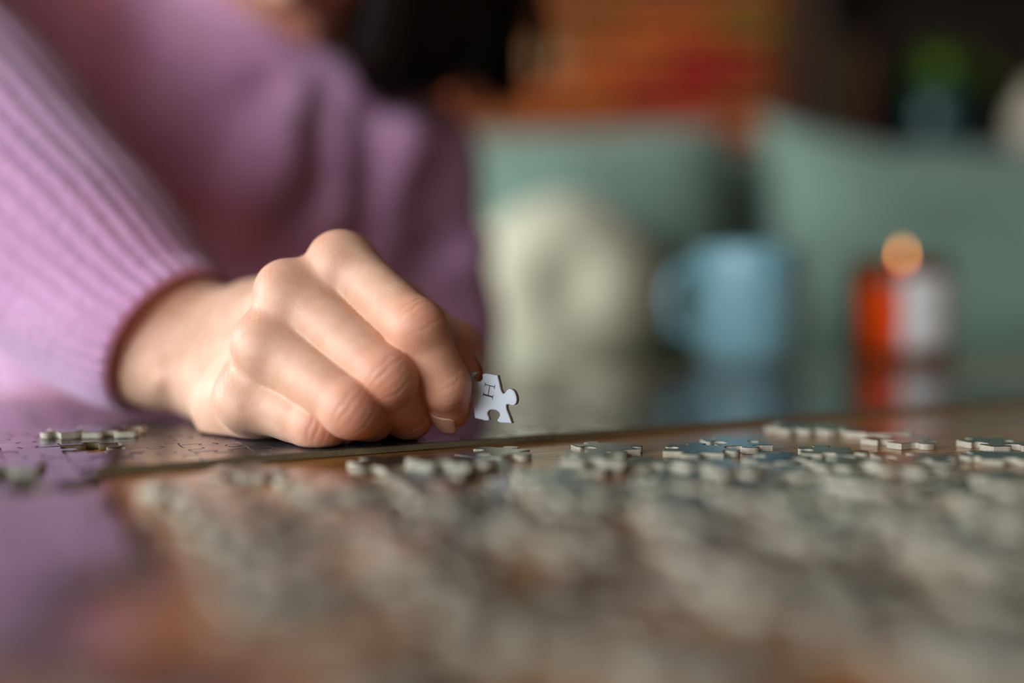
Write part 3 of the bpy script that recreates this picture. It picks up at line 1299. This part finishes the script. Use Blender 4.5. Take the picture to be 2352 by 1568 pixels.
FING = {
    #        MCP                 PIP                DIP                 tip            radii
    'index': ([A(792, 614, 325), A(957, 755, 303), A(1023, 884, 307), A(1034, 936, 316)], [10.3, 8.9, 7.7, 6.8]),
    'middle': ([A(676, 684, 319), A(886, 868, 299), A(938, 955, 318), A(913, 962, 334)], [10.3, 9.0, 7.7, 6.8]),
    'ring': ([A(619, 796, 313), A(806, 938, 295), A(848, 962, 313), A(835, 958, 329)], [9.9, 8.5, 7.4, 6.6]),
    'pinky': ([A(574, 912, 317), A(732, 973, 304), A(752, 966, 321), A(738, 962, 335)], [9.4, 8.5, 7.0, 6.2]),
}
WR = A(520, 818, 378)                                          # wrist joint
wdir = unit(FING['index'][0][0] - FING['pinky'][0][0])         # from the little finger towards the index
mdir = unit(FING['middle'][0][0] - WR)
dors = unit(np.cross(mdir, wdir))                              # out of the back of the hand
if dors[1] > 0:
    dors = -dors
palm_dir = -dors
CUFF = A(395, 780, 385)
FORE = A(150, 585, 402)
fdir = unit(CUFF - WR)


def hand_field():
    F = Field((-185, 272, TOP - 4), (5, 470, TOP + 135), 0.52)
    P = F                                                      # palm and forearm
    offs = {'index': 15, 'middle': 5.5, 'ring': -4.5, 'pinky': -13}
    for k, (J, R) in FING.items():
        base = WR + wdir * offs[k] + mdir * 10
        P.cap(base, J[0], 12.0, R[0] * 0.93, 7)
        P.cap(base + palm_dir * 8, J[0] + palm_dir * 7 + mdir * -3, 12.0, 9.0, 7)
        # start of the finger, so the webs sit a little past the knuckles
        P.cap(J[0], J[0] + (J[1] - J[0]) * 0.30, R[0] * 0.97, R[0] * 0.80, 5)
    ks = list(FING)
    for a, b in zip(ks[:-1], ks[1:]):
        Ja, Jb = FING[a][0], FING[b][0]
        pa, pb = Ja[0] + (Ja[1] - Ja[0]) * 0.26, Jb[0] + (Jb[1] - Jb[0]) * 0.26
        sink = palm_dir * 5.0
        P.cap(pa + sink, pb + sink, 5.6, 5.6, 4)
    # wrist and forearm: flattened by two bones side by side
    for o, r in ((8.5, 16.5), (-8.5, 16.0)):
        P.cap(WR + wdir * o + mdir * 14, WR + wdir * o * 0.95, r, r, 8)
        P.cap(WR + wdir * o * 0.95, CUFF + wdir * o * 0.6, r, 21.5, 8)
        P.cap(CUFF + wdir * o * 0.6, CUFF + wdir * o * 0.6 + unit(FORE - CUFF) * 70, 21.5, 23.5, 8)
    P.ell(WR + wdir * -16 + dors * 7 + fdir * 6, (wdir, dors, fdir), (7, 7, 9), 8)      # ulnar head
    # heel of the hand on the little-finger side
    P.cap(A(548, 932, 340), A(605, 950, 328), 13.5, 11.5, 6)
    P.cap(A(548, 932, 340), WR + wdir * -13 + mdir * 6, 13, 12, 8)
    # ball of the thumb
    TM = A(905, 720, 360)                                      # thumb knuckle
    P.cap(WR + wdir * 14 + palm_dir * 10, TM, 15, 11.5, 8)
    P.cap(WR + wdir * 5 + palm_dir * 14, TM + palm_dir * 2, 14, 11, 8)
    # knuckles
    for k, (J, R) in FING.items():
        h = {'index': 1.0, 'middle': 1.5, 'ring': 0.6, 'pinky': 0.2}[k]
        c = J[0] + dors * (0.6 + h) + mdir * 0.5
        P.ell(c, (wdir, dors, mdir), (9.8, 9.2 + h, 10.5), 6.0)
    # fingers
    G = F.like()
    for k, (J, R) in FING.items():
        g = F.like()
        g.chain(J, [R[0] * 0.97, R[1], R[2], R[3]], 2.0)
        # bony bump on the back of the middle joint
        d1, d2 = unit(J[1] - J[0]), unit(J[2] - J[1])
        bk = unit(d1 - d2)
        g.ell(J[1] + bk * 0.9, (unit(np.cross(d1, d2)), bk, unit(d1 + d2)), (R[1] * 0.86, R[1] * 0.86, R[1] * 0.9), 3.5)
        # flesh on the palm side of the first phalanx
        g.cap(J[0] * 0.6 + J[1] * 0.4 - bk * 2.0, J[0] * 0.25 + J[1] * 0.75 - bk * 1.6, R[0] * 0.8, R[1] * 0.84, 3)
        G.union(g, 0.5)
    # thumb
    g = F.like()
    TI, TT = A(1046, 800, 344), A(1061, 846, 326.5)
    g.chain([TM, TM * 0.5 + TI * 0.5, TI], [11.0, 9.6, 9.2], 3)
    g.chain([TI, TI * 0.5 + TT * 0.5, TT], [9.2, 8.6, 7.0], 3)
    G.union(g, 0.5)
    P.union(G, 2.2)
    # everything rests on the puzzle
    Z = P.ax[2][None, None, :]
    d = (TOP + 0.32 - Z).astype(np.float32) + np.zeros_like(P.f)
    k = 1.2
    h = np.clip(0.5 - 0.5 * (d - P.f) / k, 0, 1)
    P.f = (d * (1 - h) + P.f * h + k * h * (1 - h)).astype(np.float32)
    return P, TI, TT, TM


HF, TI, TT, TM = hand_field()
V, Q = HF.surface()
V = smooth_verts(V, Q, 4, 0.5)
N = HF.normals(V)
tint = np.zeros(len(V))
disp = np.zeros(len(V))


def gauss(x, s):
    return np.exp(-(x / s) ** 2)


for k, (J, R) in FING.items():
    d1, d2, d3 = unit(J[1] - J[0]), unit(J[2] - J[1]), unit(J[3] - J[2])
    lat = unit(np.cross(d1, d2))
    # middle joint creases and colour
    for c, da, db, wgt, r in ((J[1], d1, d2, 1.0, R[1]), (J[2], d2, d3, 0.5, R[2])):
        bk, ax = unit(da - db), unit(da + db)
        if np.linalg.norm(da - db) < 0.15:
            continue
        p = V - c
        s, t = p @ ax, p @ lat
        near_ = gauss(np.linalg.norm(p - bk * r * 0.7, axis=1), 11)
        out = np.clip((N @ bk - 0.25) / 0.5, 0, 1) * (np.linalg.norm(p, axis=1) < r * 2.2)
        for s0, cv, dep in ((-5.6, 0.030, 0.24), (-3.6, 0.024, 0.26), (-0.8, 0.0, 0.10), (1.6, -0.02, 0.08), (3.8, -0.03, 0.18)):
            disp -= dep * wgt * gauss(s - s0 - cv * t * t - 0.25 * np.sin(t * 1.1 + s0), 0.42) * out * gauss(t, r * 0.75)
        tint += 0.55 * wgt * near_ * np.clip(0.35 + N @ bk, 0, 1)
    tint += 0.6 * gauss(np.linalg.norm(V - J[3], axis=1), 9) + 0.25 * gauss(np.linalg.norm(V - J[2], axis=1), 9)
    p = V - J[0]
    tint += 0.34 * gauss(np.linalg.norm(p - dors * 9, axis=1), 9)
    # wrinkled skin over the knuckles
    out = np.clip((N @ dors - 0.3) / 0.5, 0, 1) * gauss(np.linalg.norm(p - dors * 8, axis=1), 9)
    s, t = p @ mdir, p @ wdir
    disp -= 0.10 * out * (np.sin(s * 2.6 + 0.8 * np.sin(t * 0.9)) * np.sin(t * 1.7 + 0.9 * np.sin(s * 0.8)))
tint += 0.5 * gauss(np.linalg.norm(V - TT, axis=1), 9) + 0.4 * gauss(np.linalg.norm(V - TI, axis=1), 10)
tint = np.clip(tint, 0, 1)
low = np.clip((V[:, 2] - TOP - 0.6) / 2.0, 0, 1)
V = V + N * (disp * low)[:, None]
HV, HQ, HT = V / 1000.0, Q, tint

# ---- the rest of the body (metres; z measured from the table top)
def B(x, y, z):
    return np.array((x, y, TZ + z))


SR, SL = B(-.345, .668, .255), B(-.088, .785, .150)            # shoulders; the right one raised to shade the upper chest
EL_R = np.array(at(-250, 190, .455))                           # right elbow
EL_L = B(-.058, .800, -.085)
HIP = B(-.235, .955, -.32)
NECK = B(-.195, .725, .185)
HC = B(-.142, .668, .330)                                      # middle of the head
LOOK = unit((0.10, -0.58, -0.62))                              # she looks down at her hand
RIGHT = unit(np.cross(LOOK, (0, 0, 1.0)))
RIGHT = unit(RIGHT + np.array((0, 0, 0.18)))
HUP = unit(np.cross(RIGHT, LOOK))
if HUP[2] < 0:
    HUP = -HUP
WRm, FOREm = WR / 1000, FORE / 1000


def torso(F, g):
    k = 0.05
    F.cap(B(-.27, .70, .12), B(-.27, .80, -.06), .105 + g, .105 + g, k)
    F.cap(B(-.165, .755, .11), B(-.185, .83, -.06), .095 + g, .105 + g, k)
    F.cap(B(-.24, .80, -.06), HIP, .118 + g, .125 + g, k)
    F.cap(SR, SL, .052 + g, .052 + g, 0.04)
    F.cap(HIP + B(-.07, 0, -TZ), HIP + B(.07, .03, -TZ), .105 + g, .105 + g, k)


BF = Field((-.68, .50, 0.0), (.25, 1.22, TZ + .30), 0.006)
torso(BF, -0.006)
BF.cap(NECK, HC + LOOK * -0.01 - HUP * 0.05, .052, .050, 0.03)
BF.chain([SL, EL_L, B(-.165, .72, -.16)], [.046, .038, .026], 0.02)
BF.chain([SR, SR * 0.55 + EL_R * 0.45 + np.array((-.01, 0, .012)), EL_R], [.042, .040, .036], 0.01)
lh = B(-.165, .72, -.16)
hd = unit((-.06, -.05, -.03))
BF.cap(lh, lh + hd * .07, .022, .020, 0.015)
for i in range(4):
    s = np.array((.35, -.45, .0)) * (i - 1.5) * .03
    BF.chain([lh + hd * .06 + s, lh + hd * .105 + s * 1.2, lh + hd * .13 + s * 1.2 + np.array((0, 0, -.018))], [.0095, .009, .008], 0.004)
BF.chain([lh + hd * .02, lh + hd * .05 + np.array((.03, -.03, .005)), lh + hd * .085 + np.array((.035, -.035, -.006))], [.012, .011, .009], 0.006)
for s, kx, ky, fx in ((-1, -.50, .80, -.30), (1, .02, .90, -.16)):
    BF.chain([HIP + np.array((s * .09, 0, -.01)), np.array((kx, ky, .10)), np.array((fx, .74 + s * .06, .07))], [.080, .060, .045], 0.03)
    BF.cap(np.array((fx, .74 + s * .06, .06)), np.array((fx - s * .02, .63 + s * .05, .045)), .038, .030, 0.02)
BV, BQ = BF.surface()
BV = smooth_verts(BV, BQ, 2)

# head in its own, finer grid
HFd = Field(HC - .17, HC + .17, 0.003)
ax = (RIGHT, LOOK, HUP)
h_ = lambda r, f, u: HC + RIGHT * r + LOOK * f + HUP * u
HFd.ell(h_(0, -.018, .025), ax, (.072, .092, .088), 0.02)
HFd.ell(h_(0, .030, -.035), ax, (.058, .055, .072), 0.03)
HFd.cap(h_(-.022, .050, -.092), h_(.022, .050, -.092), .017, .017, 0.02)          # chin
for s in (-1, 1):
    HFd.cap(h_(s * .055, -.01, -.055), h_(s * .022, .05, -.088), .014, .015, 0.02)    # jaw
    HFd.ell(h_(s * .034, .058, -.020), ax, (.022, .018, .018), 0.02)                  # cheekbone
    HFd.ell(h_(s * .031, .084, .006), ax, (.016, .012, .012), 0.010, sub=True)        # eye socket
    HFd.cap(h_(s * .015, .080, .026), h_(s * .046, .070, .026), .007, .006, 0.012)    # brow
    HFd.ell(h_(s * .076, -.012, -.008), ax, (.008, .020, .030), 0.006)                # ear
    HFd.ell(h_(s * .009, .094, -.034), ax, (.008, .009, .007), 0.005)                 # nostril wing
    HFd.ell(h_(s * .031, .076, .005), ax, (.0145, .0085, .009), 0.004)                # closed lid
HFd.chain([h_(0, .083, .012), h_(0, .100, -.026)], [.007, .0095], 0.008)            # nose
HFd.cap(h_(-.019, .080, -.060), h_(.019, .080, -.060), .006, .006, 0.006)           # lips
HFd.cap(h_(-.016, .079, -.069), h_(.016, .079, -.069), .0065, .0065, 0.005)
HFd.cap(h_(-.026, .088, -.0645), h_(.026, .088, -.0645), .0015, .0015, 0.002, sub=True)
HFd.cap(h_(0, -.02, -.06), NECK, .050, .052, 0.03)
NV_, NQ_ = HFd.surface()
NV_ = smooth_verts(NV_, NQ_, 2)
lip = np.exp(-(np.linalg.norm((NV_ - h_(0, .084, -.0645)) / np.array((1, 1, 1)), axis=1) / .016) ** 2)

AV = np.concatenate([HV, BV, NV_])
AQ = np.concatenate([HQ, BQ + len(HV), NQ_ + len(HV) + len(BV)])
AT = np.concatenate([HT, np.full(len(BV), .1), .1 + .6 * lip])
me = fast_mesh('person', AV, AQ)
at_ = me.attributes.new('tint', 'FLOAT', 'POINT')
if len(me.vertices) == len(AT):
    at_.data.foreach_set('value', AT.astype(np.float32))
person = link('person', me, M['skin'])
tag(person, 'person in a pink knit sweater leaning over the table, placing a jigsaw piece', 'person')

# nails
def nail(tip, axis, back, r, wid, L, shift):
    axis, back = unit(axis), unit(back)
    back = unit(back - axis * back.dot(axis))
    lat = np.cross(axis, back)
    v, f = [], []
    nu, nv = 12, 12
    for j in range(nv + 1):
        t = j / nv
        y = shift + (t - 0.5) * L
        e = abs(2 * t - 1)
        half = wid * (1 - max(0, e - 0.55) ** 2 * 1.9)
        rr = r * (1 - 0.10 * t * t)
        for i in range(nu + 1):
            u = (2 * i / nu - 1) * half
            th = u / rr
            q = tip + axis * y + lat * rr * math.sin(th) + back * (rr * math.cos(th))
            q[2] = max(q[2], TOP + 0.7)
            v.append(q / 1000)
    for j in range(nv):
        for i in range(nu):
            q = j * (nu + 1) + i
            f.append((q, q + 1, q + nu + 2, q + nu + 1))
    o = link('fingernail', pydata('fingernail', v, f, True), M['nail'], person)
    s = o.modifiers.new('thickness', 'SOLIDIFY')
    s.thickness = 0.0005
    s.offset = 0
    return o


for k, (J, R) in FING.items():
    d2, d3 = unit(J[2] - J[1]), unit(J[3] - J[2])
    bk = unit(unit(J[1] - J[0]) - d2)
    lat = np.cross(unit(J[1] - J[0]), d2)
    b3 = np.cross(d3, lat)
    b3 = unit(b3) * (1 if b3 @ bk > 0 else -1)
    if k == 'index':
        b3 = unit(np.array((-.42, -.74, -.5)))
    nail(J[3], d3, b3, R[3] + 0.25, R[3] * 0.74, R[3] * 1.35, R[3] * 0.10)
nail(TT, TT - TI, RT * 0.75 + Vector((0, .4, .3)), 7.15, 5.2, 9.0, 0.6)

# ---- sweater
SW = Field((-.56, .50, 0.05), (.16, 1.16, TZ + .30), 0.0055)
torso(SW, 0.012)
SW.chain([SL, EL_L * 0.5 + SL * 0.5 + np.array((.004, 0, 0)), EL_L, B(-.155, .725, -.15)], [.056, .057, .050, .036], 0.02)
SW.cap(SR, EL_R * 0.5 + SR * 0.5, .062, .060, 0.03)
SW.cap(NECK + np.array((0, .01, -.02)), NECK + np.array((0.002, -.014, .030)), .080, .070, 0.03)


def hit(px, py):
    """where the sight line meets the sweater"""
    ds = np.arange(.55, 1.0, .002)
    P = np.array([tuple(at(px, py, d)) for d in ds])
    val = SW.value(P)
    i = np.argmax(val < 0)
    return P[i] if (val < 0).any() else None


SWF = []
for path, r in (([(742, 175), (715, 260), (650, 360), (560, 460)], (.015, .024, .030, .022)),
                ([(790, 185), (800, 260), (795, 360), (765, 480)], (.012, .019, .019, .015)),
                ([(935, 235), (920, 330), (890, 430)], (.012, .018, .012)),
                ([(380, 60), (430, 130), (520, 170), (640, 160)], (.010, .011, .011, .010)),
                ([(1000, 640), (1060, 600), (1110, 560)], (.012, .014, .012))):
    pts = [hit(*p) for p in path]
    if all(p is not None for p in pts):
        SWF.append((pts, r))
for pts, r in SWF:
    SW.chain([p + np.array((0, .003, 0)) for p in pts], r, 0.012)
for path, r in (([(765, 200), (745, 330), (700, 470)], .013), ([(850, 260), (845, 420), (835, 560)], .013), ([(960, 560), (1040, 575)], .009)):
    pts = [hit(*p) for p in path]
    if all(p is not None for p in pts):
        for a, b in zip(pts[:-1], pts[1:]):
            SW.cap(a, b, r, r, 0.010, sub=True)
V, Q = SW.surface()
V = smooth_verts(V, Q, 3)
sweater = link('sweater', fast_mesh('sweater', V, Q), M['knit'], person)

# right sleeve: ribbed knit swept from shoulder to cuff
cuff = np.array(at(396, 782, .3835))
mid1 = np.array(at(308, 718, .391))
mid2 = np.array(at(120, 545, .408))
path = catmull([SR + np.array((.075, .045, -.045)), SR + np.array((.01, .005, -.004)), SR * 0.55 + EL_R * 0.45 + np.array((-.01, 0, .012)), EL_R * 0.85 + SR * 0.15 + np.array((-.012, -.005, 0)), EL_R * 0.97 + mid2 * 0.03 + np.array((-.005, -.012, -.004)),
                EL_R * 0.7 + mid2 * 0.3, mid2, mid1, cuff], 14)
L = np.concatenate([[0], np.cumsum(np.linalg.norm(np.diff(path, axis=0), axis=1))])
T_ = L / L[-1]
key_t = [0, .28, .45, .55, .68, .80, .90, .955, .985, 1.0]
key_r = [.066, .064, .063, .063, .061, .054, .0455, .0385, .0345, .0325]
rad = np.interp(T_, key_t, key_r)
# turn the cuff inwards
e = unit(path[-1] - path[-2])
extra_p = [path[-1] + e * .0012, path[-1] + e * .0014, path[-1] + e * .0002, path[-1] - e * .006, path[-1] - e * .020, path[-1] - e * .05]
extra_r = [.0312, .0296, .0284, .0280, .0280, .0285]
pts = np.concatenate([path, extra_p])
rad = np.concatenate([rad, extra_r])
NR = 150
RIBS = 34


def sleeve_mesh():
    v, f = [], []
    n0 = len(path)
    Tn = np.gradient(path, axis=0)
    Tn /= np.linalg.norm(Tn, axis=1)[:, None]
    Tn = np.concatenate([Tn, np.repeat(Tn[-1][None], len(extra_p), 0)])
    Nn = unit(np.cross(Tn[0], (0, 0, 1.0)))
    for i in range(len(pts)):
        t = Tn[i]
        Nn = unit(Nn - t * Nn.dot(t))
        Bn = np.cross(t, Nn)
        tt = min(1.0, i / n0)
        s_len = L[min(i, n0 - 1)]
        for j in range(NR):
            a = 2 * math.pi * j / NR
            rib = 0.0005 * math.cos(RIBS * a) * (1 if i < n0 else 0.4)
            wob = 0.0018 * math.sin(3 * a + 40 * s_len) * math.sin(2 * a + 1.0 + 26 * s_len) + 0.0012 * math.sin(60 * s_len + 2 * a)
            wob *= min(1.0, (1.02 - tt) * 6)
            r = rad[i] + rib + (wob if i < n0 else 0)
            v.append(pts[i] + Nn * r * math.cos(a) + Bn * r * math.sin(a))
    for i in range(len(pts) - 1):
        for j in range(NR):
            k = (j + 1) % NR
            f.append((i * NR + j, i * NR + k, (i + 1) * NR + k, (i + 1) * NR + j))
    return pydata('sleeve', v, f, True)


sl = link('sleeve', sleeve_mesh(), M['knit'], person)
ss = sl.modifiers.new('smooth', 'SUBSURF')
ss.levels = ss.render_levels = 1

# ---- trousers
TR = Field((-.66, .55, 0.0), (.2, 1.2, TZ + .0), 0.008)
TR.cap(HIP + np.array((-.07, 0, -.01)), HIP + np.array((.07, .03, -.01)), .112, .112, .04)
for s, kx, ky, fx in ((-1, -.50, .80, -.30), (1, .02, .90, -.16)):
    TR.chain([HIP + np.array((s * .09, 0, -.01)), np.array((kx, ky, .10)), np.array((fx, .74 + s * .06, .07))], [.092, .072, .055], 0.03)
V, Q = TR.surface()
V[:, 2] = np.maximum(V[:, 2], 0.002)
link('trousers', fast_mesh('trousers', smooth_verts(V, Q, 2), Q), M['trousers'], person)

# ---- hair: long and dark, falling over the left shoulder
HR = Field((-.30, .52, TZ + .10), (.14, .98, TZ + .55), 0.005)
HR.ell(h_(0, -.035, .040), ax, (.088, .098, .092), 0.02)
for p, q, ra, rb_ in ((h_(-.070, .030, .030), np.array(at(835, 70, .655)), .022, .024),
                      (h_(-.076, .000, .010), np.array(at(880, 60, .675)), .034, .042), (np.array(at(880, 60, .675)), np.array(at(880, 125, .665)), .042, .026),
                      (h_(-.078, -.03, .0), np.array(at(990, 50, .70)), .045, .044), (np.array(at(990, 50, .70)), np.array(at(975, 120, .695)), .044, .026),
                      (h_(-.06, -.07, .0), np.array(at(1110, 10, .76)), .05, .034), (np.array(at(1110, 10, .76)), np.array(at(1150, 200, .77)), .030, .014),
                      (h_(.02, -.10, .02), h_(-.05, -.09, -.05), .05, .05), (h_(.07, -.03, .02), h_(.045, -.075, -.06), .026, .026)):
    HR.cap(p, q, ra, rb_, 0.02)
# the face stays free
HR.cap(h_(.008, .07, .02), h_(.008, .10, -.09), .056, .054, 0.010, sub=True)
V, Q = HR.surface()
V = smooth_verts(V, Q, 2)
N = HR.normals(V)
V = V + N * (0.0022 * np.sin(V[:, 0] * 420 + 6 * np.sin(V[:, 2] * 22)) * np.cos(V[:, 1] * 160))[:, None]
hair = link('hair', fast_mesh('hair', V, Q), M['hair'], person)
for s in (-1, 1):
    c = catmull([h_(s * .014, .088, .024), h_(s * .030, .086, .031), h_(s * .047, .074, .027)], 6)
    link('eyebrow', tube_mesh('eyebrow', c, np.interp(np.linspace(0, 1, len(c)), (0, .4, 1), (.0026, .0030, .0010)), 8), M['hair'], person)
rs = random.Random(8)
for i in range(26):
    px = rs.uniform(1060, 1270)
    d = rs.uniform(.70, .80)
    p0 = h_(-.06, -.06, .03)
    p1 = np.array(at(px - 40, -60, d))
    p2 = np.array(at(px, 120, d + .01))
    p3 = np.array(at(px + rs.uniform(-25, 25), rs.uniform(190, 260), d + .01))
    c = catmull([p0, p1, p2, p3], 6)
    n = len(c)
    link('hair_lock', tube_mesh('hair_lock', c, [0.0032 * (1 - 0.7 * (k / n)) for k in range(n)], 6), M['hair'], person)
